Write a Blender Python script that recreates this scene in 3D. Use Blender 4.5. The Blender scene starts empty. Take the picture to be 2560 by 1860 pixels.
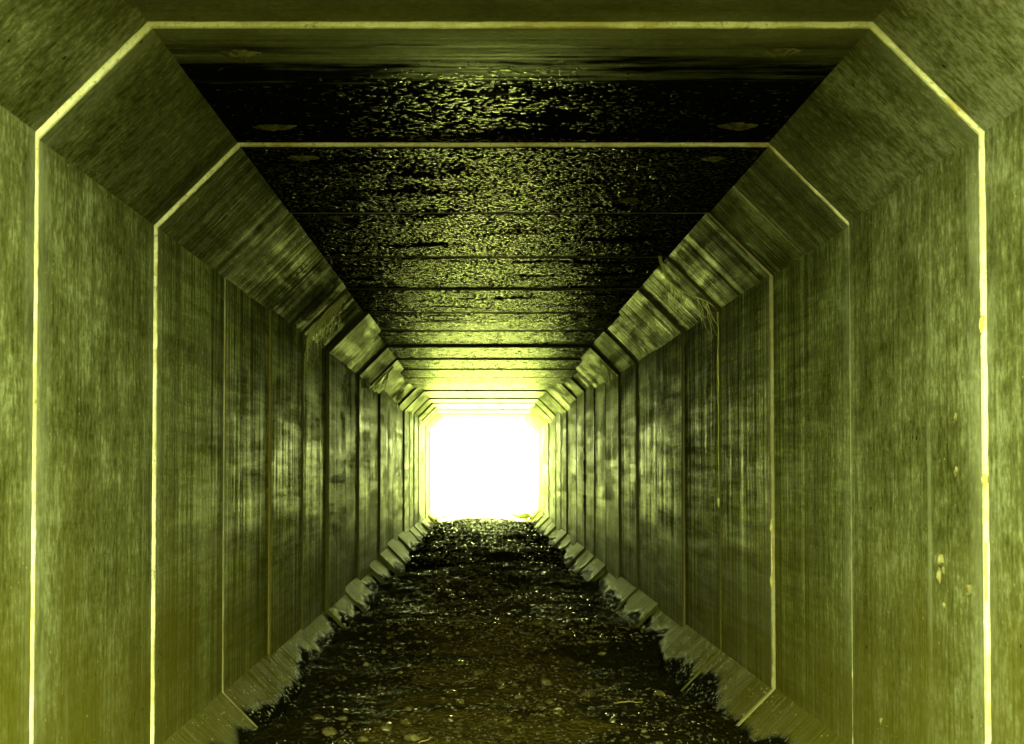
import bpy, bmesh, math, random
from mathutils import Vector, noise as mn
random.seed(7)
R = math.radians
scene = bpy.context.scene
col = scene.collection

# ------------------------------------------------------------------ layout
U = 1.4                      # camera to ceiling, metres
CAMZ = 1.37
SEG = 1.61                   # length of one precast segment
YA = 4.45                    # joint nearest the camera
XL, XR = -0.996 * U, 1.127 * U
ZC = CAMZ + U
HAU = 0.248 * U              # upper haunch leg
ZLH = CAMZ - 0.845 * U       # where the lower haunch starts
TH = 0.22                    # slab thickness
GAP = 0.016
FIRST, LAST = -1, 21         # segments: index n spans joint n .. n+1
YIN = YA + FIRST * SEG
YOUT = YA + (LAST + 1) * SEG

# ------------------------------------------------------------------ helpers
def link(o, parent=None):
    col.objects.link(o)
    if parent:
        o.parent = parent
    return o

def obj(name, bm, mat, parent=None, loc=None, smooth=False):
    me = bpy.data.meshes.new(name)
    bm.normal_update()
    bm.to_mesh(me); bm.free()
    if smooth:
        for p in me.polygons: p.use_smooth = True
    me.materials.append(mat)
    o = bpy.data.objects.new(name, me)
    if loc: o.location = loc
    return link(o, parent)

def thing(name, loc=(0, 0, 0)):
    o = bpy.data.objects.new(name, None)
    o.location = loc; o.empty_display_size = 0.1
    return link(o)

def tag(o, label=None, cat=None, group=None, kind=None):
    if label: o['label'] = label
    if cat: o['category'] = cat
    if group: o['group'] = group
    if kind: o['kind'] = kind
    return o

def nz(x, y=0.0, z=0.0):
    return mn.noise(Vector((x, y, z)))

def tube(bm, pts, rads, n=6):
    rings = []
    for i, p in enumerate(pts):
        p = Vector(p)
        d = (Vector(pts[min(i + 1, len(pts) - 1)]) - Vector(pts[max(i - 1, 0)])).normalized()
        a = d.cross(Vector((0, 1, 0)))
        if a.length < 1e-3: a = d.cross(Vector((1, 0, 0)))
        a.normalize(); b = d.cross(a)
        r = rads[i] if hasattr(rads, '__len__') else rads
        rings.append([bm.verts.new(p + (a * math.cos(2 * math.pi * k / n) + b * math.sin(2 * math.pi * k / n)) * r) for k in range(n)])
    for i in range(len(rings) - 1):
        for k in range(n):
            bm.faces.new((rings[i][k], rings[i][(k + 1) % n], rings[i + 1][(k + 1) % n], rings[i + 1][k]))
    bm.faces.new(rings[0]); bm.faces.new(rings[-1][::-1])

def rock_bm(seed, sub=2, flat=0.7, rough=0.35, elong=1.3):
    bm = bmesh.new()
    bmesh.ops.create_icosphere(bm, subdivisions=sub, radius=1.0)
    for v in bm.verts:
        c = v.co.copy()
        f = 1 + rough * nz(c.x * 1.1 + seed * 7.3, c.y * 1.1, c.z * 1.1) + 0.35 * rough * nz(c.x * 3 + seed, c.y * 3, c.z * 3 + 5)
        c = c * f
        # facets: flatten a few sides
        for k in range(4):
            a = seed * 2.1 + k * 1.7
            d = Vector((math.cos(a), math.sin(a), 0.5 * math.sin(3 * a))).normalized()
            t = c.dot(d)
            if t > 0.72: c -= d * (t - 0.72) * 0.8
        v.co = Vector((c.x * elong, c.y, c.z * flat))
    return bm

# ------------------------------------------------------------------ node helpers
class NT:
    def __init__(self, name):
        self.m = bpy.data.materials.new(name); self.m.use_nodes = True
        self.t = self.m.node_tree; self.t.nodes.clear()
        self.out = self.t.nodes.new('ShaderNodeOutputMaterial')
        self.b = self.t.nodes.new('ShaderNodeBsdfPrincipled')
        self.t.links.new(self.b.outputs[0], self.out.inputs[0])
        self.geo = self.t.nodes.new('ShaderNodeNewGeometry')
        self.oi = self.t.nodes.new('ShaderNodeObjectInfo')
        self.tc = self.t.nodes.new('ShaderNodeTexCoord')
        s = self.t.nodes.new('ShaderNodeSeparateXYZ'); self.L(self.geo.outputs['Position'], s.inputs[0])
        self.X, self.Y, self.Z = s.outputs
        s2 = self.t.nodes.new('ShaderNodeSeparateXYZ'); self.L(self.tc.outputs['Object'], s2.inputs[0])
        self.oy = s2.outputs[1]
        a = self.t.nodes.new('ShaderNodeVectorMath'); a.operation = 'MULTIPLY_ADD'
        self.L(self.oi.outputs['Random'], a.inputs[0]); a.inputs[1].default_value = (17.3, 41.7, 29.1)
        self.L(self.geo.outputs['Position'], a.inputs[2]); self.rpos = a.outputs[0]
    def L(self, a, b): self.t.links.new(a, b)
    def put(self, sock, v):
        if isinstance(v, bpy.types.NodeSocket): self.L(v, sock)
        else:
            if sock.type == 'RGBA' and len(v) == 3: v = (*v, 1)
            sock.default_value = v
    def math(self, op, a, b=0.0, clamp=False):
        n = self.t.nodes.new('ShaderNodeMath'); n.operation = op; n.use_clamp = clamp
        self.put(n.inputs[0], a); self.put(n.inputs[1], b)
        return n.outputs[0]
    def ramp(self, v, a, b, c=0.0, d=1.0, smooth=True):
        n = self.t.nodes.new('ShaderNodeMapRange'); n.clamp = True
        if smooth: n.interpolation_type = 'SMOOTHSTEP'
        self.put(n.inputs[0], v)
        for i, q in enumerate((a, b, c, d)): self.put(n.inputs[i + 1], q)
        return n.outputs[0]
    def coords(self, sc, rnd=True, base=None):
        n = self.t.nodes.new('ShaderNodeVectorMath'); n.operation = 'MULTIPLY'
        self.put(n.inputs[0], base or self.geo.outputs['Position']); n.inputs[1].default_value = sc
        return n.outputs[0]
    def noise(self, sc=(1, 1, 1), scale=1.0, detail=4, rough=0.55, dist=0.0, rnd=True, base=None):
        n = self.t.nodes.new('ShaderNodeTexNoise')
        n.noise_dimensions = '3D'
        self.put(n.inputs['Vector'], self.coords(sc, base=base or (self.rpos if rnd else None)))
        n.inputs['Scale'].default_value = scale; n.inputs['Detail'].default_value = detail
        n.inputs['Roughness'].default_value = rough; n.inputs['Distortion'].default_value = dist
        return n.outputs[0]
    def voro(self, sc, scale, feature='F1', out='Distance', rand=1.0, flat=False):
        n = self.t.nodes.new('ShaderNodeTexVoronoi'); n.feature = feature
        if flat: n.voronoi_dimensions = '2D'
        self.put(n.inputs['Vector'], self.coords(sc)); n.inputs['Scale'].default_value = scale
        n.inputs['Randomness'].default_value = rand
        return n.outputs[out]
    def mix(self, f, a, b, mode='MIX'):
        n = self.t.nodes.new('ShaderNodeMix'); n.data_type = 'RGBA'; n.blend_type = mode
        self.put(n.inputs[0], f); self.put(n.inputs[6], a); self.put(n.inputs[7], b)
        return n.outputs[2]
    def fmix(self, f, a, b):
        n = self.t.nodes.new('ShaderNodeMix'); n.data_type = 'FLOAT'
        self.put(n.inputs[0], f); self.put(n.inputs[2], a); self.put(n.inputs[3], b)
        return n.outputs[0]
    def bump(self, h, dist, strength=1.0, normal=None):
        n = self.t.nodes.new('ShaderNodeBump')
        n.inputs['Distance'].default_value = dist; n.inputs['Filter Width'].default_value = 0.04
        self.put(n.inputs['Strength'], strength); self.put(n.inputs['Height'], h)
        if normal: self.L(normal, n.inputs['Normal'])
        return n.outputs[0]
    def set(self, color=None, rough=None, normal=None, spec=None):
        if color is not None: self.put(self.b.inputs['Base Color'], color)
        if rough is not None: self.put(self.b.inputs['Roughness'], rough)
        if normal is not None: self.L(normal, self.b.inputs['Normal'])
        if spec is not None: self.put(self.b.inputs['Specular IOR Level'], spec)

DARK = (0.036, 0.038, 0.0075)
MID = (0.128, 0.138, 0.066)
PALE = (0.31, 0.33, 0.26)
MIDF = (0.130, 0.146, 0.026)
PALEF = (0.40, 0.45, 0.12)  # far concrete, colour lightened to carry the exit brightness
OCHRE = (0.092, 0.084, 0.010)

def concrete_color(n):
    """form-marked precast concrete: board lines across the axis, blotches, scuffs, ochre algae low down"""
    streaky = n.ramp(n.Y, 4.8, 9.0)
    fine = n.noise((1.0, 60, 1.0), detail=3, rough=0.7)
    mid = n.noise((0.8, 15, 0.8), detail=5, rough=0.78)
    mott = n.noise((1.6, 0.8, 6.0), detail=7, rough=0.8, dist=0.5)
    blot = n.fmix(streaky, n.noise((1, 1, 1), 2.3, detail=6, rough=0.68), n.noise((1.2, 0.35, 1.2), 2.0, detail=6, rough=0.7))
    grain = n.noise((1, 1.3, 0.6), 34, detail=6, rough=0.8)
    scuff = n.noise((8, 1.0, 22), detail=4, rough=0.7, dist=0.4)
    brd = n.coords((0.10, 11.0, 0.10), base=n.rpos)
    ve = n.t.nodes.new('ShaderNodeTexVoronoi'); ve.feature = 'DISTANCE_TO_EDGE'; n.L(brd, ve.inputs['Vector']); ve.inputs['Scale'].default_value = 1.0
    vc = n.t.nodes.new('ShaderNodeTexVoronoi'); n.L(brd, vc.inputs['Vector']); vc.inputs['Scale'].default_value = 1.0
    cell = n.t.nodes.new('ShaderNodeSeparateXYZ'); n.L(vc.outputs['Color'], cell.inputs[0])
    groove = n.ramp(ve.outputs['Distance'], 0.09, 0.0)
    fin = n.math('MULTIPLY', n.ramp(n.math('ABSOLUTE', n.math('SUBTRACT', ve.outputs['Distance'], 0.17)), 0.05, 0.0), n.ramp(mott, 0.42, 0.62))
    a = n.math('ADD', n.math('MULTIPLY', n.math('SUBTRACT', blot, 0.5), n.fmix(streaky, 1.9, 1.2)), n.math('MULTIPLY', n.math('SUBTRACT', grain, 0.5), n.fmix(streaky, 2.3, 1.7)))
    a = n.math('ADD', a, n.math('MULTIPLY', n.math('SUBTRACT', scuff, 0.5), n.fmix(streaky, 0.3, 1.1)))
    a = n.math('ADD', a, n.math('MULTIPLY', n.math('SUBTRACT', mott, 0.5), n.fmix(streaky, 0.35, 1.5)))
    st = n.math('ADD', n.math('MULTIPLY', n.math('SUBTRACT', fine, 0.5), 1.5), n.math('MULTIPLY', n.math('SUBTRACT', mid, 0.5), 1.1))
    st = n.math('ADD', st, n.math('MULTIPLY', n.math('SUBTRACT', cell.outputs[0], 0.5), 0.30))
    st = n.math('ADD', st, n.math('SUBTRACT', n.math('MULTIPLY', fin, 0.55), n.math('MULTIPLY', groove, 0.40)))  # highlights on the board ridges painted in as lighter lines
    a = n.math('ADD', a, n.math('MULTIPLY', st, n.fmix(streaky, 0.20, 1.25)))
    seg = n.math('MULTIPLY', n.math('SUBTRACT', n.oi.outputs['Random'], 0.5), 0.30)
    v = n.math('ADD', n.math('ADD', a, n.fmix(n.ramp(n.Y, 5.5, 9.0), 0.50, n.ramp(n.Y, 9.0, 26.0, 0.42, 1.0, smooth=False))), seg, clamp=True)  # tone dips mid-tunnel and rises farther in, imitating light falloff
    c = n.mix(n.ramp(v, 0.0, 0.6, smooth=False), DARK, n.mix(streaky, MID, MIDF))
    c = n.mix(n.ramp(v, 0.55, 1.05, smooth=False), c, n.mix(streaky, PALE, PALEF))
    # pale, less algae-grown band beside the front joint
    edge = n.math('MULTIPLY', n.ramp(n.oy, 0.20, 0.02), n.ramp(n.noise((1, 2, 1), 3.0, detail=4), 0.3, 0.7, 0.1, 0.5))
    c = n.mix(n.math('MULTIPLY', edge, n.fmix(streaky, 1.0, 0.4)), c, PALE)
    tail = n.math('MULTIPLY', n.ramp(n.oy, SEG - 0.17, SEG - 0.03), n.ramp(n.noise((1, 2, 1), 3.0, detail=4), 0.3, 0.7, 0.0, 0.4))
    c = n.mix(n.math('MULTIPLY', tail, n.math('SUBTRACT', 1.0, streaky)), c, PALE)
    c = n.mix(n.math('MULTIPLY', n.ramp(n.Y, 9.5, 23.0, 0.0, 0.9), n.ramp(v, -0.15, 0.55)), c, (0.48, 0.57, 0.11))  # far concrete lightened in colour, standing in for exit light
    c = n.mix(n.ramp(n.Y, 24.0, 34.0, 0.0, 0.8), c, (0.58, 0.62, 0.40))  # palest tone by the exit, glow put into the colour
    # lime runs down the faces and a few dark drips
    run = n.math('MULTIPLY', n.ramp(n.noise((0.25, 7.0, 0.22), detail=4, rough=0.6), 0.60, 0.70), n.ramp(n.noise((0.8, 1.5, 0.8), detail=3), 0.45, 0.6))
    c = n.mix(n.math('MULTIPLY', run, 0.45), c, PALE)
    drk = n.math('MULTIPLY', n.ramp(n.noise((0.2, 9.0, 0.18), 1.3, detail=4, rough=0.65), 0.62, 0.70), n.ramp(n.noise((0.7, 1.1, 0.7), 1.4, detail=3), 0.48, 0.6))
    c = n.mix(n.math('MULTIPLY', drk, 0.6), c, DARK)
    # ochre growth
    och = n.ramp(n.math('ADD', n.Z, n.math('MULTIPLY', n.noise((1, 1, 1), 1.4, detail=5), 1.6)), 2.35, 0.9, 0.0, 0.8)
    c = n.mix(och, c, OCHRE)
    # calcite specks and small dark pits
    spm = n.math('MULTIPLY', n.ramp(n.voro((1, 1, 0.7), 34), 0.13, 0.06), n.ramp(n.noise((1, 1, 1), 9, detail=3), 0.52, 0.64))
    c = n.mix(n.math('MULTIPLY', spm, 0.75), c, (0.5, 0.5, 0.30))
    pm = n.math('MULTIPLY', n.ramp(n.voro((1, 1, 0.8), 11.7), 0.10, 0.06), n.ramp(n.noise((1, 1, 1), 4.1, detail=2), 0.55, 0.6))
    c = n.mix(pm, c, (0.008, 0.008, 0.002))
    h = n.math('ADD', n.math('MULTIPLY', fine, n.fmix(streaky, 0.25, 0.7)), n.math('MULTIPLY', grain, 0.9))
    h = n.math('ADD', h, n.math('SUBTRACT', n.math('MULTIPLY', fin, n.fmix(streaky, 0.2, 1.0)), n.math('MULTIPLY', groove, 0.8)))
    h = n.math('ADD', h, n.math('MULTIPLY', spm, 0.8))
    return c, h, streaky, v

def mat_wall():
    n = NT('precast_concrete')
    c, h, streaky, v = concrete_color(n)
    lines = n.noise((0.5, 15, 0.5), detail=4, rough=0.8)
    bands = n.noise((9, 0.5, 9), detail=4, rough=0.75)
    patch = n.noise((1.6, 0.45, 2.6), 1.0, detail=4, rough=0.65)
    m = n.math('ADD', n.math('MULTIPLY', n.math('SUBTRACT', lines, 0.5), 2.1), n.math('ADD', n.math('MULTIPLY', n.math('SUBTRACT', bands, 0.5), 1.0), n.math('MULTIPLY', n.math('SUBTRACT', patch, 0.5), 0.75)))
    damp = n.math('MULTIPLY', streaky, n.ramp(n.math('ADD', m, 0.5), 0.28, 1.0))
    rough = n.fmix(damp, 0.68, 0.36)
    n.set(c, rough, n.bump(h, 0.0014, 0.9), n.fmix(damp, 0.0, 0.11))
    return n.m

def mat_lower():
    """lower haunches: damp black stain creeping up from the gravel in spikes"""
    n = NT('damp_concrete')
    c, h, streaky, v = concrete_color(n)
    spike = n.noise((2, 6.5, 2), detail=8, rough=0.8, dist=0.5)
    big = n.noise((0.3, 1.3, 0.3), detail=2)
    lvl = n.math('ADD', n.math('MULTIPLY', n.math('SUBTRACT', spike, 0.5), n.ramp(n.noise((1, 1.6, 1), detail=2), 0.35, 0.65, 0.03, 0.12)), n.math('MULTIPLY', n.math('SUBTRACT', big, 0.5), 0.35))
    wet = n.ramp(n.math('SUBTRACT', n.Z, lvl), 0.075, 0.03)
    gl = n.noise((1, 1, 1), 45, detail=3)
    h = n.math('ADD', h, n.math('MULTIPLY', gl, 0.6))
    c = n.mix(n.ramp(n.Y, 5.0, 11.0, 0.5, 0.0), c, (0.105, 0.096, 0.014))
    c = n.mix(n.ramp(n.Y, 8.0, 22.0, 0.0, 0.55), c, (0.42, 0.47, 0.08))  # far haunches lightened in colour to stand in for exit light
    sheen = n.math('MULTIPLY', streaky, n.ramp(n.noise((2, 12, 2), detail=4, rough=0.75), 0.40, 0.70))
    dots = n.math('MULTIPLY', n.ramp(n.voro((1, 1, 1), 30), 0.22, 0.10), n.ramp(n.noise((1, 1, 1), 7, detail=3), 0.45, 0.6))
    c = n.mix(n.math('MULTIPLY', dots, n.math('SUBTRACT', 1.0, wet)), c, (0.5, 0.5, 0.22))  # pale dots painted in as sparkles above the stain
    c = n.mix(wet, c, (0.007, 0.007, 0.002))
    spark = n.ramp(n.noise((1, 1, 1), 38, detail=2), 0.62, 0.68)
    n.set(c, n.fmix(wet, 0.65, 0.45), n.bump(h, 0.005, 0.8), n.fmix(wet, n.math('ADD', n.math('MULTIPLY', dots, 0.25), n.math('MULTIPLY', sheen, 0.03)), n.math('MULTIPLY', spark, 0.03)))
    return n.m

def mat_ceiling():
    n = NT('wet_ceiling_concrete')
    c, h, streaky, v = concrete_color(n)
    c = n.mix(0.4, c, (0.10, 0.10, 0.03))
    edge = n.noise((0.7, 6.0, 1), 1.6, detail=8, rough=0.75, rnd=False)
    e2 = n.noise((1.5, 16, 1), detail=5, rough=0.7, rnd=False)
    wy = n.math('ADD', n.Y, n.math('ADD', n.math('MULTIPLY', n.math('SUBTRACT', edge, 0.5), 1.5), n.math('MULTIPLY', n.math('SUBTRACT', e2, 0.5), 0.9)))
    wet = n.ramp(wy, 4.52, 5.0)
    deep = n.ramp(n.Y, 15.0, 28.0)           # farther in the slab is only damp
    c = n.mix(n.math('MULTIPLY', wet, n.fmix(deep, 1.0, 0.30)), c, (0.0045, 0.0045, 0.001))
    far = n.ramp(n.Y, 13.0, 22.0)
    s2 = n.ramp(n.noise((13, 5, 1), detail=4, rough=0.7, rnd=False), 0.40, 0.64)
    shine = n.math('MULTIPLY', n.math('MULTIPLY', s2, far), n.ramp(n.oi.outputs['Random'], 0, 1, 0.35, 0.8))
    n.set(c, n.fmix(wet, 0.6, 0.34), n.bump(h, 0.002, n.fmix(wet, 0.9, 0.3)), n.fmix(wet, 0.2, n.math('MULTIPLY', shine, 0.6)))
    return n.m

def mat_water():
    n = NT('water_bead')
    n.set((0.004, 0.004, 0.001), 0.03, None, 1.0)
    return n.m

def mat_rim():
    n = NT('pale_joint_mortar')
    g = n.noise((1, 1, 1), 30, detail=5, rough=0.7)
    b = n.noise((1, 1, 1), 6, detail=4)
    c = n.mix(n.ramp(g, 0.3, 0.7), (0.76, 0.73, 0.55), (0.88, 0.87, 0.80))
    c = n.mix(n.ramp(b, 0.52, 0.70, 0, 0.85), c, (0.48, 0.38, 0.10))
    d2 = n.noise((1, 1, 1), 70, detail=3)
    c = n.mix(n.ramp(d2, 0.58, 0.72, 0, 0.7), c, (0.25, 0.22, 0.07))
    grime = n.noise((1.2, 1, 1.2), 1.7, detail=5, rough=0.7)
    c = n.mix(n.ramp(grime, 0.44, 0.66, 0, 0.75), c, (0.36, 0.31, 0.11))
    ch = n.noise((1, 1, 1), 15, detail=6, rough=0.8)
    c = n.mix(n.ramp(ch, 0.57, 0.66, 0, 0.75), c, (0.10, 0.09, 0.03))
    far = n.ramp(n.Y, 5.6, 8.4)          # deeper joints: dirt, plus colour darkened for faces the light hardly reaches
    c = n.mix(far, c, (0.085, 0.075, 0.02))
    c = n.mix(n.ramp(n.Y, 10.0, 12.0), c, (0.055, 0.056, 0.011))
    c = n.mix(n.ramp(n.Y, 23.0, 30.0), c, (0.30, 0.31, 0.12))  # farthest joints lightened in colour to match the exit glow
    cr = n.voro((1, 1, 1), 38, feature='DISTANCE_TO_EDGE')
    c = n.mix(n.ramp(cr, 0.02, 0.0, 0, 0.6), c, (0.2, 0.15, 0.03))
    n.set(c, 0.7, n.bump(g, 0.004, 0.8), 0.3)
    return n.m

def mat_ground():
    n = NT('muddy_gravel_ground')
    g = n.noise((1, 1, 1), 9, detail=8, rough=0.7, rnd=False)
    peb = n.voro((1, 1, 1), 26)
    pebc = n.voro((1, 1, 1), 26, out='Color')
    fine = n.noise((1, 1, 1), 60, detail=4, rnd=False)
    c = n.mix(g, (0.022, 0.015, 0.003), (0.100, 0.072, 0.015))
    c = n.mix(0.35, c, n.mix(pebc, (0.03, 0.025, 0.006), (0.11, 0.095, 0.035)))
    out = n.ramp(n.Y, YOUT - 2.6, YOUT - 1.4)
    wn = n.noise((0.55, 0.8, 1), 1.5, detail=6, rough=0.65, rnd=False)
    side = n.ramp(n.math('ABSOLUTE', n.math('SUBTRACT', n.X, 0.1)), 0.25, 1.1)
    wet = n.ramp(n.math('ADD', wn, n.math('MULTIPLY', side, 0.34)), 0.52, 0.64)
    wet = n.math('MULTIPLY', wet, n.math('SUBTRACT', 1.0, out))
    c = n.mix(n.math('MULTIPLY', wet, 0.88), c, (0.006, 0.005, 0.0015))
    c = n.mix(n.ramp(n.Y, 9.0, 18.0, 0.0, 0.55), c, (0.010, 0.0095, 0.0015))  # deeper floor darkened in colour to hold down the exit light
    c = n.mix(out, c, (0.50, 0.47, 0.36))  # pale colour begins inside the exit, added for brightness and bounce
    h = n.math('ADD', n.math('MULTIPLY', n.math('SUBTRACT', 0.5, peb), 1.0), n.math('MULTIPLY', fine, 0.7))
    b = n.bump(h, 0.012, 1.0)
    n.set(c, n.fmix(wet, 0.9, 0.45), b, n.math('MULTIPLY', wet, n.ramp(n.Y, 10.0, 20.0, 0.03, 0.0)))
    return n.m

def mat_stone(name, dark, light, rough=0.6):
    n = NT(name)
    g = n.noise((1, 1, 1), 22, detail=6, rough=0.7)
    c = n.mix(g, dark, light)
    c = n.mix(n.oi.outputs['Random'], c, n.mix(0.5, c, (0.09, 0.075, 0.02)))
    n.set(c, n.ramp(n.noise((1, 1, 1), 5, detail=3, rnd=False), 0.45, 0.6, rough, 0.22), n.bump(g, 0.004, 0.6), 0.5)
    return n.m

def mat_plain(name, a, b, rough=0.7, scale=30):
    n = NT(name)
    g = n.noise((1, 1, 1), scale, detail=5, rough=0.7)
    n.set(n.mix(n.ramp(g, 0.3, 0.7), a, b), rough, n.bump(g, 0.003, 0.7), 0.4)
    return n.m

M_WALL, M_LOW, M_CEIL, M_RIM = mat_wall(), mat_lower(), mat_ceiling(), mat_rim()
M_GROUND = mat_ground()
M_WATER = mat_water()
M_WET = NT('wet_pebble'); M_WET.set((0.008, 0.006, 0.002), 0.12, None, 0.5); M_WET = M_WET.m
M_STONE = mat_stone('river_stone', (0.016, 0.012, 0.003), (0.075, 0.06, 0.02))
M_GRAVEL = mat_stone('fine_gravel', (0.014, 0.010, 0.002), (0.07, 0.053, 0.013))
M_ROOT = mat_plain('dry_root', (0.42, 0.42, 0.12), (0.62, 0.62, 0.28))
M_NEST = mat_plain('dry_mud', (0.10, 0.09, 0.032), (0.20, 0.185, 0.085))
M_DRIP = mat_plain('ochre_sealant', (0.26, 0.21, 0.05), (0.52, 0.47, 0.22), 0.6)
M_SPALL = mat_plain('broken_concrete', (0.012, 0.011, 0.003), (0.13, 0.125, 0.06), 0.7, 22)
M_EARTH = mat_plain('earth_bank', (0.10, 0.09, 0.03), (0.22, 0.20, 0.08), 0.9, 2)
M_DARKBIT = mat_plain('black_seal', (0.010, 0.009, 0.003), (0.03, 0.027, 0.01), 0.5)
M_TWIG = mat_plain('wet_twig', (0.10, 0.075, 0.02), (0.26, 0.21, 0.08), 0.5)

# ------------------------------------------------------------------ culvert segments
# how far each segment stands in from the nominal line on each face, metres (positive = into the passage)
# faces: left wall, left upper haunch, ceiling, right upper haunch, right wall, right lower haunch, left lower haunch
STEP = {-2: (0.0, 0, 0, 0, 0, 0, 0), -1: (0, 0, 0, 0, 0, 0, 0)}
vis = {  # visible step in mm at joint n (against the segment before it)
    0: (2, 15, 12, 10, 9, 4, 1), 1: (9, 12, 11, 4, -7, 0, -3), 2: (3, 2, -2, 8, 16, 8, -2),
    3: (15, 4, 3, 6, 4, 4, -3), 4: (7, 5, 9, 12, 16, -16, -10), 5: (24, 30, 4, -20, -12, 14, 16),
    6: (-30, -34, 6, 16, 14, 10, 12), 7: (22, 24, 24, 26, 18, -26, -30)}
rs = random.Random(3)
cur = [0.0] * 7
for n in range(0, LAST + 1):
    d = vis.get(n)
    if d is None:
        d = [rs.choice((-36, -8, 16, 26, 32)) * (1.0 if k < 5 else 1.5) - 250 * cur[k] for k in range(7)]
    cur = [cur[k] + d[k] / 1000.0 for k in range(7)]
    STEP[n] = tuple(cur)

def line_isect(l1, l2):
    (a1, b1, c1), (a2, b2, c2) = l1, l2
    det = a1 * b2 - a2 * b1
    return Vector(((c1 * b2 - c2 * b1) / det, (a1 * c2 - a2 * c1) / det))

def gap(n): return GAP if n < 5 else 0.026 + 0.012 * ((n * 7) % 3) / 2
def profile(st, out=0.0):
    """inner outline x,z, starting low on the left and going over the top: lines n.p = c, n pointing outward"""
    s = math.sqrt(0.5)
    lw = (-1, 0, -XL - st[0] + out)
    lh = (-s, s, s * (-(XL)) + s * (ZC - HAU) - st[1] + out)
    ce = (0, 1, ZC - st[2] + out)
    rh = (s, s, s * XR + s * (ZC - HAU) - st[3] + out)
    rw = (1, 0, XR - st[4] + out)
    rl = (s, -s, s * XR - s * ZLH - st[5] + out)
    ll = (-s, -s, -s * XL - s * ZLH - st[6] + out)
    fl = (0, -1, 0.34 + out)
    L = [fl, ll, lw, lh, ce, rh, rw, rl, fl]
    return [line_isect(L[i], L[i + 1]) for i in range(8)], [(l[0], l[1]) for l in L[1:8]]

FACES = [('lower_haunch', M_LOW), ('wall', M_WALL), ('upper_haunch', M_WALL), ('ceiling_slab', M_CEIL),
         ('upper_haunch', M_WALL), ('wall', M_WALL), ('lower_haunch', M_LOW)]

def slab(pa, pb, qa, qb, nrm, ln, seed, chip=1.0):
    """one face of the box: gridded inside surface with worn arrises at both ends, solid behind"""
    bm = bmesh.new()
    L = (pb - pa).length
    nu = max(4, int(L / 0.03))
    ys = [0.0, 0.004, 0.012, 0.03, 0.25, 0.55, 0.85, 1.15, ln - 0.03, ln - 0.012, ln - 0.004, ln]
    drop = [0.007, 0.0026, 0.0006, 0, 0, 0, 0, 0, 0, 0.0006, 0.0026, 0.007]
    grid = []
    for j, y in enumerate(ys):
        row = []
        for i in range(nu + 1):
            t = i / nu
            p = pa.lerp(pb, t)
            e = drop[j]
            if e and 0 < i < nu:
                w = nz(t * L * 14 + seed, y * 3 + seed * 1.7)
                e *= chip * (1 + 0.9 * w + 2.2 * max(0, nz(t * L * 5, seed * 3.1 + y) - (0.35 if chip == 1 else 0.0)))
            row.append(bm.verts.new((p.x + nrm[0] * e, y, p.y + nrm[1] * e)))
        grid.append(row)
    for j in range(len(ys) - 1):
        for i in range(nu):
            bm.faces.new((grid[j][i], grid[j + 1][i], grid[j + 1][i + 1], grid[j][i + 1]))
    f0, f1 = bm.verts.new((qa.x, 0, qa.y)), bm.verts.new((qb.x, 0, qb.y))
    b0, b1 = bm.verts.new((qa.x, ln, qa.y)), bm.verts.new((qb.x, ln, qb.y))
    bm.faces.new([f0] + grid[0] + [f1]) if False else bm.faces.new(grid[0] + [f1, f0])
    bm.faces.new([b0, b1] + grid[-1][::-1])
    bm.faces.new((f0, f1, b1, b0))
    bm.faces.new([f0, b0] + [grid[j][0] for j in range(len(ys) - 1, -1, -1)])
    bm.faces.new([f1] + [grid[j][-1] for j in range(len(ys))] + [b1])
    bmesh.ops.recalc_face_normals(bm, faces=bm.faces)
    return bm

def rim_bm(pin, qout, norms, seed, g, deep):
    """ragged mortar and sealant band filling the joint in front of a segment"""
    bm = bmesh.new()
    rows = []
    for k in range(7):
        pa, pb = pin[k], pin[k + 1]; qa, qb = qout[k], qout[k + 1]
        L = (pb - pa).length; nu = max(3, int(L / 0.01))
        for i in range(nu + (1 if k == 6 else 0)):
            t = i / nu
            p, q = pa.lerp(pb, t), qa.lerp(qb, t)
            d = (p - q).normalized()
            a = 0.0005 + 0.0045 * nz(t * L * 9 + seed + k * 11, seed) + 0.004 * nz(t * L * 37 + seed, k * 3.3) + 0.004 * nz(t * L * 2.3 + seed * 2, k * 7.1)
            a = max(-0.007, a) - deep - 0.006 * max(0, nz(t * L * 4.5 + k * 5, seed + 2) - 0.1)
            yf = -g * 0.9 + 0.0012 * nz(t * L * 13, seed + k)
            pr = p + d * a
            rows.append([bm.verts.new((q.x, yf, q.y)), bm.verts.new((pr.x - d.x * 0.003, yf, pr.y - d.y * 0.003)),
                         bm.verts.new((pr.x, yf + 0.004, pr.y)), bm.verts.new((p.x + d.x * max(0.0004, a * 0.6), 0.002, p.y + d.y * max(0.0004, a * 0.6))),
                         bm.verts.new((p.x - d.x * 0.012, 0.0075 - 0.0085, p.y - d.y * 0.012))])
    for a, b in zip(rows, rows[1:]):
        for j in range(4):
            bm.faces.new((a[j], a[j + 1], b[j + 1], b[j]))
    bmesh.ops.recalc_face_normals(bm, faces=bm.faces)
    return bm

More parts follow.
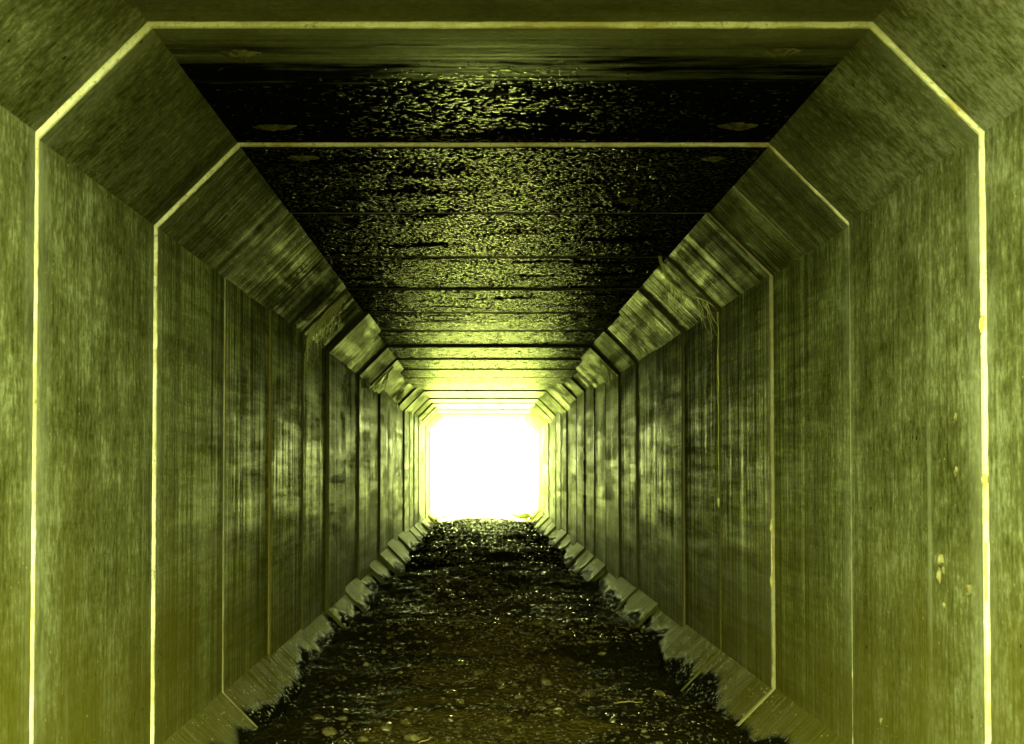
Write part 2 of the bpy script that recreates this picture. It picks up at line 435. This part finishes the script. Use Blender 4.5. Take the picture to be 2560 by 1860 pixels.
ORD = ['first', 'second', 'third', 'fourth', 'fifth', 'sixth', 'seventh', 'eighth', 'ninth', 'tenth', 'eleventh',
       'twelfth', 'thirteenth', 'fourteenth', 'fifteenth', 'sixteenth', 'seventeenth', 'eighteenth', 'nineteenth', 'twentieth', 'twenty-first', 'twenty-second']
SEGLAB = {
    -2: 'olive concrete culvert segment at the tunnel mouth behind the viewer',
    -1: 'nearest concrete culvert segment, cut off by the picture edges, before the widest pale joint',
    0: 'concrete culvert segment with half dry, half wet ceiling just past the widest pale joint',
    1: 'concrete culvert segment past the second pale ceiling joint, its ceiling all black and glinting',
    2: 'third concrete culvert segment past the widest pale joint, pale mortar edge on its right wall',
    3: 'concrete culvert segment under the curved root strand on the right haunch',
    4: 'concrete culvert segment under the tuft of hanging roots on the left haunch',
    5: 'concrete culvert segment standing in behind a broad dark joint on the left haunch',
}
seg_objs = {}
for n in range(FIRST, LAST + 1):
    st = STEP[n]
    root = thing('culvert_segment', (0, YA + n * SEG, 0))
    if n in SEGLAB: lab = SEGLAB[n]
    elif n <= 10: lab = f'streaked concrete culvert segment, {ORD[n]} beyond the widest pale joint'
    elif n == LAST: lab = 'sunlit end segment of the concrete culvert at the bright far opening'
    else: lab = f'brightly lit concrete culvert segment, {ORD[LAST - n]} one in from the far opening'
    tag(root, lab, 'tunnel segment', 'precast concrete segments of the tunnel')
    pin, norms = profile(st)
    qout, _ = profile(st, TH)
    ln = SEG - gap(n + 1)
    for k, (nm, mat) in enumerate(FACES):
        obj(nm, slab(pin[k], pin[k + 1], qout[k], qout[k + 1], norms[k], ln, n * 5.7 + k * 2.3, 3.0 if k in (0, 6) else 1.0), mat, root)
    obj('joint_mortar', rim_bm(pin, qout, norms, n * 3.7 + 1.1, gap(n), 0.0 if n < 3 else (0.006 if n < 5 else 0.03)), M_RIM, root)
    seg_objs[n] = (root, pin)

def seg_y(n): return YA + n * SEG

# spalled lifting pockets in the ceilings (part of their segment)
def spall_bm(sx, sy, seed):
    bm = bmesh.new()
    rows = []
    nr, na = 7, 48
    for r in range(nr + 1):
        f = r / nr
        row = []
        for a in range(na):
            th = 2 * math.pi * a / na
            wob = 1 + 0.4 * nz(math.cos(th) * 1.5 + seed, math.sin(th) * 1.5) + 0.35 * nz(math.cos(th) * 4, math.sin(th) * 4 + seed)
            x, y = sx * f * wob * math.cos(th), sy * f * wob * math.sin(th)
            z = -0.012 * (1 - f ** 2) - 0.012 * (1 - f) * nz(x * 40 + seed, y * 60) + (0.004 if r == nr else 0)
            row.append(bm.verts.new((x, y, z)))
        rows.append(row)
    for r in range(nr):
        for a in range(na):
            b = (a + 1) % na
            bm.faces.new((rows[r][a], rows[r + 1][a], rows[r + 1][b], rows[r][b]))
    bmesh.ops.remove_doubles(bm, verts=bm.verts, dist=1e-5)
    bmesh.ops.recalc_face_normals(bm, faces=bm.faces)
    for f in bm.faces: f.normal_update()
    return bm

def at_ceiling(px, py, n):
    z = ZC - STEP[n][2]
    k = (1036 - py)
    y = 3150 * (z - CAMZ) / k
    return ((px - 1065) * y / 3150, y, z)
for px, py, n, sx, sy in ((525, 110, 0, 0.075, 0.05), (1735, 107, 0, 0.075, 0.05), (1640, 273, 0, 0.10, 0.06), (605, 275, 0, 0.10, 0.05),
                          (668, 344, 1, 0.09, 0.045), (1583, 346, 1, 0.06, 0.04), (1395, 440, 1, 0.06, 0.09), (740, 478, 2, 0.05, 0.05),
                          (1340, 640, 4, 0.10, 0.08)):
    x, y, z = at_ceiling(px, py, n)
    root, _ = seg_objs[n]
    obj('spalled_pocket', spall_bm(sx * 0.85, sy * 0.8, px * 0.37), M_SPALL, root, (x, y - seg_y(n), z), smooth=False)

# sealant blobs squeezed out of the right-hand joints (parts)
def blob_bm(rx, ry, rz, seed):
    bm = rock_bm(seed, 3, 1.0, 0.8, 1.0); rx, ry, rz = rx * 0.8, ry * 0.75, rz * 0.85
    for v in bm.verts: v.co = Vector((v.co.x * rx, v.co.y * ry, v.co.z * rz * (1.0 + 0.25 * (-v.co.z))))
    return bm
def on_wall_z(py, y): return CAMZ + (1036 - py) * y / 3150
def wall_x(n, right): return (XR - STEP[n][4]) if right else (XL + STEP[n][0])
for n, py, r in ((0, 712, (0.012, 0.010, 0.030)), (0, 1060, (0.013, 0.012, 0.022)), (2, 1165, (0.010, 0.009, 0.018)), (2, 1283, (0.013, 0.011, 0.036))):
    root, _ = seg_objs[n]
    y = seg_y(n) - 0.012
    obj('sealant_blob', blob_bm(*r, py * 0.01), M_DRIP, root, (wall_x(n, True) + 0.001, -0.012, on_wall_z(py, y)), smooth=True)
# squeezed-out runs of the same sealant down two right joints
for n, p0, p1 in ((2, 1150, 1290), (0, 1200, 1330)):
    root, _ = seg_objs[n]; y = seg_y(n) - 0.012
    bm = bmesh.new(); pts = []; rr = []
    for i in range(16):
        f = i / 15
        pts.append((wall_x(n, True) + 0.002 + 0.003 * nz(f * 6, n), -0.013, on_wall_z(p0 + (p1 - p0) * f, y))); rr.append(0.004 + 0.003 * nz(f * 9, n + 5))
    tube(bm, pts, rr)
    obj('sealant_run', bm, M_DRIP, root, smooth=True)
# black torn seal hanging out of far joints
for n, right, zs in ((10, True, (1.62, 1.42, 0.95, 0.80, 1.25)), (6, False, (1.3,))):
    root, _ = seg_objs[n]
    for i, z in enumerate(zs):
        obj('torn_seal', blob_bm(0.018, 0.02, 0.06 + 0.03 * (i % 2), i + 2.2), M_DARKBIT, root, (wall_x(n, right) + (0.002 if right else -0.002), -0.01, z), smooth=True)

# ------------------------------------------------------------------ beads of water hanging all over the wet ceiling
import numpy as np
rw = np.random.default_rng(4)
VV, FF, vo = [], [], 0
def beads(y0, y1, per_m2, r0, r1, sm0, sm1, ex, seg, rings, thr, wid=1.0, base=1.0):
    global vo
    for n in range(0, LAST + 1):
        a, b = max(y0, seg_y(n) + 0.025), min(y1, seg_y(n + 1) - 0.05)
        if b <= a: continue
        pin = seg_objs[n][1]; xa, xb = pin[3].x + 0.01, pin[4].x - 0.01
        N = int(per_m2 * (b - a) * (xb - xa))
        zc = ZC - STEP[n][2]
        for _ in range(N):
            x, y = rw.uniform(xa, xb), rw.uniform(a, b)
            gx = math.exp(-((x - 0.1) / wid) ** 2)
            if rw.random() > base + (1 - base) * gx: continue
            d = nz(x * 1.6, y * 4.5, 31) + 0.5 * nz(x * 5, y * 15, 8)
            if d < rw.uniform(thr - 0.3, thr + 0.3): continue
            if y < 5.02 + 0.4 * nz(x * 1.1, 3.3) and rw.random() < 0.75: continue
            r = r0 + (r1 - r0) * rw.random() ** 1.6
            sm = rw.uniform(sm0, sm1); e = rw.uniform(1.0, ex); th = rw.uniform(-0.25, 0.25)
            k = np.arange(seg) * (2 * math.pi / seg)
            wob = 1 + 0.16 * np.sin(2 * k + rw.uniform(0, 6)) + 0.10 * np.sin(3 * k + rw.uniform(0, 6))
            vs = [np.array([[0, 0, -sm * r / 2]])]
            for q in range(1, rings + 1):
                f = q / rings
                X = r * f * e * np.cos(k) * wob; Y = r * f * np.sin(k) * wob
                Z = np.full(seg, -sm * r / 2 * (1 - f * f) + (0.0006 if q == rings else 0))
                vs.append(np.stack([X * math.cos(th) - Y * math.sin(th), X * math.sin(th) + Y * math.cos(th), Z], 1))
            V = np.concatenate(vs) + np.array([x, y, zc - 0.0003])
            VV.append(V)
            for q in range(seg):
                p = (q + 1) % seg
                FF.append((vo, vo + 1 + p, vo + 1 + q))
                for g in range(rings - 1):
                    i0 = vo + 1 + g * seg
                    FF.append((i0 + q, i0 + p, i0 + seg + p, i0 + seg + q))
            vo += len(V)
beads(4.88, 6.06, 2700, 0.0045, 0.0105, 0.07, 0.20, 1.8, 9, 3, -0.22, 0.42, 0.04)
beads(4.80, 6.06, 700, 0.003, 0.006, 0.22, 0.45, 1.3, 8, 2, -0.4, 0.7, 0.2)
beads(6.06, 10.0, 4200, 0.004, 0.0090, 0.16, 0.42, 1.35, 8, 3, -0.42, 0.75, 0.55)
beads(10.0, 13.0, 2800, 0.006, 0.0115, 0.16, 0.42, 1.35, 8, 2, -0.45)
beads(13.0, 22.0, 1300, 0.008, 0.016, 0.12, 0.40, 1.5, 7, 2, -0.40)
me = bpy.data.meshes.new('water_beads'); me.from_pydata(np.concatenate(VV).tolist(), [], FF); me.materials.append(M_WATER)
me.polygons.foreach_set('use_smooth', [True] * len(me.polygons))
tag(link(bpy.data.objects.new('water_beads', me)), 'countless glinting beads of water hanging from the black wet ceiling', 'water drops', kind='stuff')

# ------------------------------------------------------------------ things on the walls
def wall_pt(px, py, right, n):
    x = wall_x(n, right)
    y = 3150 * x / (px - 1065)
    return x, y, CAMZ + (1036 - py) * y / 3150
nests = [(2085, 1250, 0.030, 'double mud wasp nest low on the right wall, the largest one'),
         (2120, 1040, 0.013, 'small mud nest on the right wall close to the nearest joint, upper one'),
         (2090, 1338, 0.012, 'tiny pale lump on the right wall'), (2146, 1300, 0.016, 'pale mud lump beside the nearest right joint'),
         (1948, 1590, 0.012, 'tiny pale lump low on the right wall'),
         (2120, 920, 0.012, 'small tan cocoon high on the right wall')]
NL = ['pale double mud nest on the right wall, the largest lump there',
      'small tan mud nest on the right wall, level with the bright opening',
      'tiny pale mud lump on the right wall just below the double mud nest',
      'small pale mud nest beside the nearest joint on the right wall',
      'tiny pale mud lump near the foot of the right wall',
      'small tan cocoon on the right wall, the highest of the lumps there']
for (px, py, r, _), lb in zip(nests, NL):
    x, y, z = wall_pt(px, py, True, 0)
    root = thing('mud_nest', (x, y, z)); tag(root, lb, 'mud nest', 'mud nests on the right wall')
    if r > 0.02:
        obj('cell', blob_bm(0.014, 0.02, 0.024, 1.3), M_NEST, root, (-0.006, 0.0, 0.022), True)
        obj('cell', blob_bm(0.014, 0.018, 0.028, 2.6), M_NEST, root, (-0.006, 0.012, -0.030), True)
        obj('cell', blob_bm(0.008, 0.010, 0.013, 4.6), M_NEST, root, (-0.004, -0.02, -0.012), True)
    else:
        obj('cell', blob_bm(r * 0.6, r, r * 1.15, px * 0.1), M_NEST, root, (-r * 0.3, 0, 0), True)
        obj('cell', blob_bm(r * 0.4, r * 0.6, r * 0.6, px * 0.2), M_NEST, root, (-r * 0.2, r * 0.9, -r * 1.2), True)

# ------------------------------------------------------------------ hanging roots
def strand_bm(lists, r0, n=5):
    bm = bmesh.new()
    for pts in lists:
        m = len(pts)
        tube(bm, pts, [r0 * (1 - 0.75 * i / (m - 1)) for i in range(m)], n)
    return bm
def haunch_pt(n, right, t, off=0.008, dy=0.0):
    """t from 0 at the ceiling corner to 1 at the wall corner"""
    pin = seg_objs[n][1]
    a, b = (pin[4], pin[5]) if right else (pin[3], pin[2])
    p = a.lerp(b, t)
    s = math.sqrt(0.5)
    return Vector((p.x + (-s if right else s) * off, seg_y(n) + dy, p.y - s * off))
# right: a curved strand sagging across the haunch
rr = random.Random(5)
root = thing('hanging_root', haunch_pt(3, True, 0.0))
tag(root, 'long pale root strand curving down across the right haunch from the ceiling corner', 'root', 'roots hanging from the joints')
base = root.location.copy()
main = []
for i in range(18):
    t = i / 17
    p = haunch_pt(3, True, -0.12 + 1.05 * t, 0.02 + 0.10 * math.sin(math.pi * min(1, t * 1.1)) * (1 - 0.5 * t), -0.06 + 0.03 * math.sin(3 * t))
    p.z -= 0.0 if t > 0.1 else 0.0
    main.append(p - base)
obj('main_strand', strand_bm([main], 0.013), M_ROOT, root, smooth=True)
fibres = []
for k in range(16):
    i0 = rr.randint(4, 15); p = main[i0].copy(); pts = [p]
    d = Vector((rr.uniform(0.0, 0.6), rr.uniform(-0.2, 0.2), -1)).normalized()
    ln = rr.uniform(0.08, 0.26)
    for s in range(1, 8):
        q = p + d * ln * s / 7 + Vector((0.02 * nz(k * 3.1, s * 0.5), 0.02 * nz(k, s * 0.6 + 9), 0))
        lim = XR - STEP[3][4] - 0.008 - base.x
        q.x = min(q.x, lim)
        wz = (q.x + base.x) + (q.z + base.z)
        ex = wz - (XR + ZC - HAU - STEP[3][3] * 1.414 - 0.012)
        if ex > 0: q.x -= ex / 2; q.z -= ex / 2
        pts.append(q)
    fibres.append(pts)
obj('fibre', strand_bm(fibres, 0.0034, 4), M_ROOT, root, smooth=True)
# right: thin strand hanging down the wall joint, drop-like tip
xw = wall_x(3, True) - 0.010
yj = seg_y(3) - 0.03
z0, z1 = on_wall_z(690, yj), on_wall_z(1105, yj)
root = thing('hanging_root', (xw, yj, z0))
tag(root, 'thin straight root hanging down the right wall with a drop-shaped tip', 'root', 'roots hanging from the joints')
pts = [(0.006 * nz(i * 0.4, 2.2), 0.006 * nz(i * 0.4, 8.8), (z1 - z0) * i / 30) for i in range(31)]
obj('main_strand', strand_bm([pts], 0.0034), M_ROOT, root, smooth=True)
obj('root_tip', blob_bm(0.010, 0.012, 0.034, 3.3), M_ROOT, root, (pts[-1][0] - 0.002, 0, pts[-1][2] - 0.015), True)
fb = []
for k in range(5):
    zz = (z1 - z0) * rr.uniform(0.02, 0.35)
    fb.append([(rr.uniform(-0.002, 0.0) * s, 0.008 * s * rr.uniform(-1, 1), zz - 0.04 * s) for s in range(6)])
obj('fibre', strand_bm(fb, 0.0014, 4), M_ROOT, root, smooth=True)
# left: drooping tuft of fine roots
def tuft(n, right, cnt, t0, t1, lmin, lmax, label, dy=0.0, r=0.0046):
    root = thing('hanging_root', haunch_pt(n, right, t0, 0.01, dy))
    tag(root, label, 'root', 'roots hanging from the joints')
    b = root.location.copy()
    sgn = 1 if right else -1
    L1, L2 = [], []
    for k in range(cnt):
        t = rr.uniform(t0, t1); p = haunch_pt(n, right, t, 0.01 + rr.uniform(0, 0.03), dy + rr.uniform(-0.03, 0.03))
        # first runs down along the haunch, then falls free
        ta = min(1.0, t + rr.uniform(0.15, 0.5)); q = haunch_pt(n, right, ta, 0.03 + rr.uniform(0, 0.05), dy - 0.04 + rr.uniform(-0.05, 0.03))
        ln = rr.uniform(lmin, lmax); pts = []
        for s in range(6): pts.append(p.lerp(q, s / 5) - b + Vector((0, 0, 0.012 * math.sin(math.pi * s / 5))))
        for s in range(1, 8):
            f = s / 7
            w = q + Vector((sgn * 0.03 * f * rr.uniform(0.2, 1) + 0.015 * nz(k, s * 0.5), 0.02 * nz(k + 4, s * 0.5), -ln * f))
            lim = abs(wall_x(n, right)) - 0.012
            w.x = max(-lim, min(lim, w.x))
            pts.append(w - b)
        (L1 if k % 4 == 0 else L2).append(pts)
    obj('main_strand', strand_bm(L1, r * 1.7), M_ROOT, root, smooth=True)
    obj('fibre', strand_bm(L2, r, 4), M_ROOT, root, smooth=True)
tuft(4, False, 40, 0.05, 0.75, 0.04, 0.24, 'tuft of fine tangled roots drooping off the left haunch over the wall', -0.03)
tuft(8, False, 16, 0.2, 0.8, 0.05, 0.2, 'small tuft of roots farther in on the left haunch', -0.03)
tuft(11, False, 14, 0.3, 0.9, 0.05, 0.25, 'distant tuft of roots on the left haunch near the bright end', -0.03)
tuft(7, True, 14, 0.4, 0.95, 0.05, 0.18, 'small tuft of roots farther in on the right haunch', -0.03)

# a curled scrap hanging on the far right wall
x, y, z = XR - 0.03, 3150 * 1.55 / 262, 0
z = on_wall_z(1167, y)
root = thing('curled_scrap', (x, y, z)); tag(root, 'dark curled scrap hanging on the right wall near the far opening', 'scrap')
pts = [(0, 0.10 * math.sin(a), 0.08 * math.cos(a) - 0.01 * a) for a in [i * 0.42 for i in range(14)]]
obj('scrap_strand', strand_bm([pts], 0.014), M_DARKBIT, root, smooth=True)

# ------------------------------------------------------------------ ground
def ground_h(x, y):
    inside = max(0.0, min(1.0, (YOUT + 1.0 - y) / 2.0)) * max(0.0, min(1.0, (y - YIN + 1) / 2.0))
    c = 0.035 - 0.075 * min(1.0, abs(x - 0.1) / 1.25) ** 2
    h = 0.050 * nz(x * 0.9, y * 0.55, 3) + 0.035 * nz(x * 2.2, y * 1.6, 1) + 0.018 * nz(x * 6, y * 5, 2) + 0.010 * nz(x * 13, y * 12, 7) + 0.007 * nz(x * 31, y * 29, 4)
    # low ridges across the floor
    h += 0.035 * math.sin(y * 1.15 + 0.8 * nz(x * 0.7, y * 0.4)) * (0.6 + 0.4 * nz(x, 7.7))
    g = inside * (c + h) + (1 - inside) * (0.08 * nz(x * 0.3, y * 0.3) - 0.02)
    return g
def spaced(a, b, st):
    n = max(1, int(round((b - a) / st))); return [a + (b - a) * i / n for i in range(n)]
xs = [-600, -200, -60, -20, -8, -4, -2.4] + spaced(-1.75, 1.95, 0.03) + [1.95, 2.6, 4, 8, 20, 60, 200, 600]
ys = [-600, -200, -60, -20, -8, -4, -2] + spaced(-1, 5.5, 0.25) + spaced(5.5, 13, 0.03) + spaced(13, 22, 0.06) + spaced(22, 40, 0.14) + spaced(40, 60, 1) + [60, 90, 160, 300, 700]
bm = bmesh.new()
gv = [[bm.verts.new((x, y, ground_h(x, y))) for x in xs] for y in ys]
for j in range(len(ys) - 1):
    for i in range(len(xs) - 1):
        bm.faces.new((gv[j][i], gv[j][i + 1], gv[j + 1][i + 1], gv[j + 1][i]))
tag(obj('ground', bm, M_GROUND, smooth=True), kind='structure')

# earth bank the culvert runs through
bm = bmesh.new()
def box(x0, x1, y0, y1, z0, z1):
    r = bmesh.ops.create_cube(bm, size=1.0)
    for v in r['verts']:
        v.co = Vector((x0 if v.co.x < 0 else x1, y0 if v.co.y < 0 else y1, z0 if v.co.z < 0 else z1))
box(-60, XL - TH - 0.08, YIN + 0.1, YOUT - 0.1, -0.8, 3.3)
box(XR + TH + 0.08, 60, YIN + 0.1, YOUT - 0.1, -0.8, 3.3)
box(XL - TH - 0.078, XR + TH + 0.078, YIN + 0.1, YOUT - 0.1, ZC + TH + 0.06, 3.297)
tag(obj('embankment', bm, M_EARTH), kind='structure')

# ------------------------------------------------------------------ gravel (uncountable) and single stones
def haunch_limit(x, z):   # true if the point would be inside a lower haunch
    return (x < XL + (ZLH - z) + 0.03) or (x > XR - (ZLH - z) - 0.03)
protos = []
for s in range(10):
    b = rock_bm(s * 1.37, 1, 0.65, 0.5, 1.0 + 0.05 * s); b.verts.ensure_lookup_table(); b.verts.index_update()
    protos.append(([v.co.copy() for v in b.verts], [[v.index for v in f.verts] for f in b.faces])); b.free()
verts, faces, fmat = [], [], []
rg = random.Random(11)
cnt = 0
while cnt < 16000:
    y = 6.0 + 33 * rg.random() ** 2.1
    x = rg.gauss(0.15, 0.62)
    if nz(x * 1.3, y * 1.1, 20) < rg.uniform(-0.5, 0.25): continue
    z = ground_h(x, y)
    if haunch_limit(x, z): continue
    pv, pf = rg.choice(protos)
    r = 0.004 + 0.011 * rg.random() ** 2.5 + (y > 11) * 0.006 + (y > 22) * 0.012
    a = rg.random() * 6.28; ca, sa = math.cos(a), math.sin(a); o = len(verts)
    for v in pv:
        verts.append((x + (v.x * ca - v.y * sa) * r, y + (v.x * sa + v.y * ca) * r, z + v.z * r + r * 0.25))
    faces += [[i + o for i in f] for f in pf]
    gleam = 1 if rg.random() < (0.03 + 0.22 * (math.sin(y * 2.6 + x) > 0.8) + 0.14 * (abs(x - 0.1) > 0.75)) else 0
    fmat += [gleam] * len(pf)
    cnt += 1
me = bpy.data.meshes.new('gravel'); me.from_pydata(verts, [], faces); me.materials.append(M_GRAVEL); me.materials.append(M_WET)
me.polygons.foreach_set('material_index', fmat); me.polygons.foreach_set('use_smooth', [m == 1 for m in fmat])
tag(link(bpy.data.objects.new('gravel', me)), 'small wet brown gravel scattered over the muddy tunnel floor', 'gravel', kind='stuff')

stone_me = []
for s in range(8):
    b = rock_bm(20 + s * 2.9, 3, 0.62 + 0.04 * (s % 3), 0.45, 1.1 + 0.08 * s)
    m = bpy.data.meshes.new('stone'); b.to_mesh(m); b.free()
    for p in m.polygons: p.use_smooth = True
    m.materials.append(M_STONE); stone_me.append(m)
def add_stone(x, y, r, label, group='loose stones on the tunnel floor', sink=0.3, rot=None):
    o = bpy.data.objects.new('stone', rg.choice(stone_me))
    o.location = (x, y, ground_h(x, y) + r * (0.62 - sink) * 0.9)
    o.rotation_euler = (rg.uniform(-0.3, 0.3), rg.uniform(-0.3, 0.3), rg.uniform(0, 6.28) if rot is None else rot)
    o.scale = (r, r * rg.uniform(0.85, 1.1), r * rg.uniform(0.85, 1.1))
    tag(link(o), label, 'stone', group)
def floor_pt(px, py):
    y = 8.0
    for _ in range(12):
        x = (px - 1065) * y / 3150
        y = 3150 * (CAMZ - ground_h(x, y)) / (py - 1036)
    return (px - 1065) * y / 3150, y
for px, py, r, lb in ((858, 1612, 0.040, 'rounded pale grey stone low left on the gravel, the biggest there'),
                      (732, 1620, 0.036, 'dark rounded stone at the lower left beside the stained haunch'),
                      (806, 1636, 0.022, 'pale stone at the bottom edge just left of the biggest pale stone'),
                      (900, 1600, 0.024, 'grey stone just right of the biggest pale stone'),
                      (705, 1590, 0.030, 'black wet stone half sunk beside the left haunch'),
                      (760, 1590, 0.022, 'flat dark stone between the black wet stone and the biggest pale stone'),
                      (1425, 1618, 0.016, 'small pale stone on the gravel at the lower right'),
                      (1225, 1385, 0.050, 'dark rounded stone in the middle of the floor, halfway in'),
                      (1190, 1382, 0.060, 'wide dark stone beside the dark rounded stone halfway in'),
                      (1365, 1340, 0.055, 'dark stone in the black wet mud on the right'),
                      (975, 1268, 0.045, 'pale wet stone standing out left of centre far in')):
    x, y = floor_pt(px, py)
    add_stone(x, y, r, lb)
k = 0
while k < 170:
    y = 6.3 + 13 * rg.random() ** 1.7
    x = rg.gauss(0.1, 0.55)
    z = ground_h(x, y)
    if haunch_limit(x, z) : continue
    add_stone(x, y, 0.010 + 0.020 * rg.random() ** 2 + 0.0012 * (y - 6), 'small rounded stone half sunk in the wet gravel of the tunnel floor')
    k += 1
M_PALE = mat_stone('pale_boulder', (0.34, 0.32, 0.16), (0.62, 0.60, 0.36), 0.8)  # stone colour lightened to stand in for sunlight on the pile
for (x, y, r, lb) in ((1.12, YOUT - 1.3, 0.15, 'pale boulder in the right corner of the far opening, the nearest of the pile'),
                      (1.20, YOUT - 0.6, 0.17, 'largest pale boulder piled on the right inside the far opening'),
                      (0.92, YOUT - 0.3, 0.12, 'low pale boulder on the left edge of the pile at the far opening'),
                      (-0.98, YOUT - 0.5, 0.11, 'small pale boulder in the left corner of the far opening')):
    add_stone(x, y, r, lb, 'boulders at the far opening')
    o = col.objects[-1]; o.data = o.data.copy(); o.data.materials[0] = M_PALE

# twigs on the gravel
for px, py, L, a, lb in ((1390, 1553, 0.17, 0.08, 'thin pale twig lying across the gravel at the right'),
                         (1150, 1500, 0.10, 1.0, 'short dark twig lying in the middle of the gravel'),
                         (940, 1640, 0.09, 0.5, 'short pale twig at the bottom edge of the gravel')):
    x, y = floor_pt(px, py)
    pts = []
    for i in range(9):
        f = i / 8 - 0.5
        px_, py_ = x + L * f * math.cos(a), y + L * f * math.sin(a)
        pts.append((px_ - x, py_ - y, ground_h(px_, py_) - ground_h(x, y) + 0.008 + 0.006 * nz(f * 6, a)))
    bm = bmesh.new(); tube(bm, pts, [0.005 - 0.0025 * i / 8 for i in range(9)])
    t = obj('twig', bm, M_TWIG, loc=(x, y, ground_h(x, y)), smooth=True)
    tag(t, lb, 'twig', 'twigs on the gravel')

# ------------------------------------------------------------------ light
SUN_EL, SUN_AZ = R(48), R(14)      # sun beyond the far opening, to the right
w = bpy.data.worlds.new('World'); scene.world = w; w.use_nodes = True
nt = w.node_tree; bg = nt.nodes['Background']
sky = nt.nodes.new('ShaderNodeTexSky'); sky.sky_type = 'NISHITA'; sky.sun_disc = False
sky.sun_elevation = SUN_EL; sky.sun_rotation = SUN_AZ
sky.dust_density = 1.0; sky.air_density = 1.0; sky.ozone_density = 0.6
tint = nt.nodes.new('ShaderNodeMix'); tint.data_type = 'RGBA'; tint.blend_type = 'MULTIPLY'
tint.inputs[0].default_value = 1.0; tint.inputs[7].default_value = (0.88, 1.0, 0.33, 1)
bw = nt.nodes.new('ShaderNodeRGBToBW'); nt.links.new(sky.outputs[0], bw.inputs[0]); nt.links.new(bw.outputs[0], tint.inputs[6]); nt.links.new(tint.outputs[2], bg.inputs[0])
bg.inputs[1].default_value = 0.15
sl = bpy.data.lights.new('sun', 'SUN'); sl.energy = 5.0; sl.angle = R(0.5); sl.color = (0.76, 1.0, 0.20)
so = bpy.data.objects.new('sun', sl); col.objects.link(so)
d = Vector((math.sin(SUN_AZ) * math.cos(SUN_EL), math.cos(SUN_AZ) * math.cos(SUN_EL), math.sin(SUN_EL)))
so.rotation_euler = d.to_track_quat('Z', 'Y').to_euler(); so.location = (0, YOUT + 20, 30)

# ------------------------------------------------------------------ camera and render settings
cam = bpy.data.cameras.new('camera'); co = bpy.data.objects.new('camera', cam); col.objects.link(co)
cam.lens = 50; cam.sensor_width = 36; cam.clip_end = 3000; cam.clip_start = 0.05
co.location = (0, 0, CAMZ); co.rotation_euler = (R(90 + 1.79), 0, 0)
cam.shift_x = 69 / 2268; cam.shift_y = 114 / 2268
cam.dof.use_dof = True; cam.dof.focus_distance = 8.5; cam.dof.aperture_fstop = 6.3
scene.camera = co
scene.view_settings.view_transform = 'Standard'
scene.view_settings.look = 'None'; scene.view_settings.gamma = 1.0
scene.view_settings.exposure = 5.4
scene.render.engine = 'CYCLES'
cy = scene.cycles
cy.max_bounces = 6; cy.diffuse_bounces = 4; cy.glossy_bounces = 3; cy.transmission_bounces = 0
cy.sample_clamp_indirect = 12.0; cy.caustics_reflective = True; cy.blur_glossy = 0.3
cy.use_guiding = True; cy.use_surface_guiding = True; cy.use_volume_guiding = False; cy.guiding_training_samples = 128
cy.use_denoising = True; cy.denoiser = 'OPENIMAGEDENOISE'
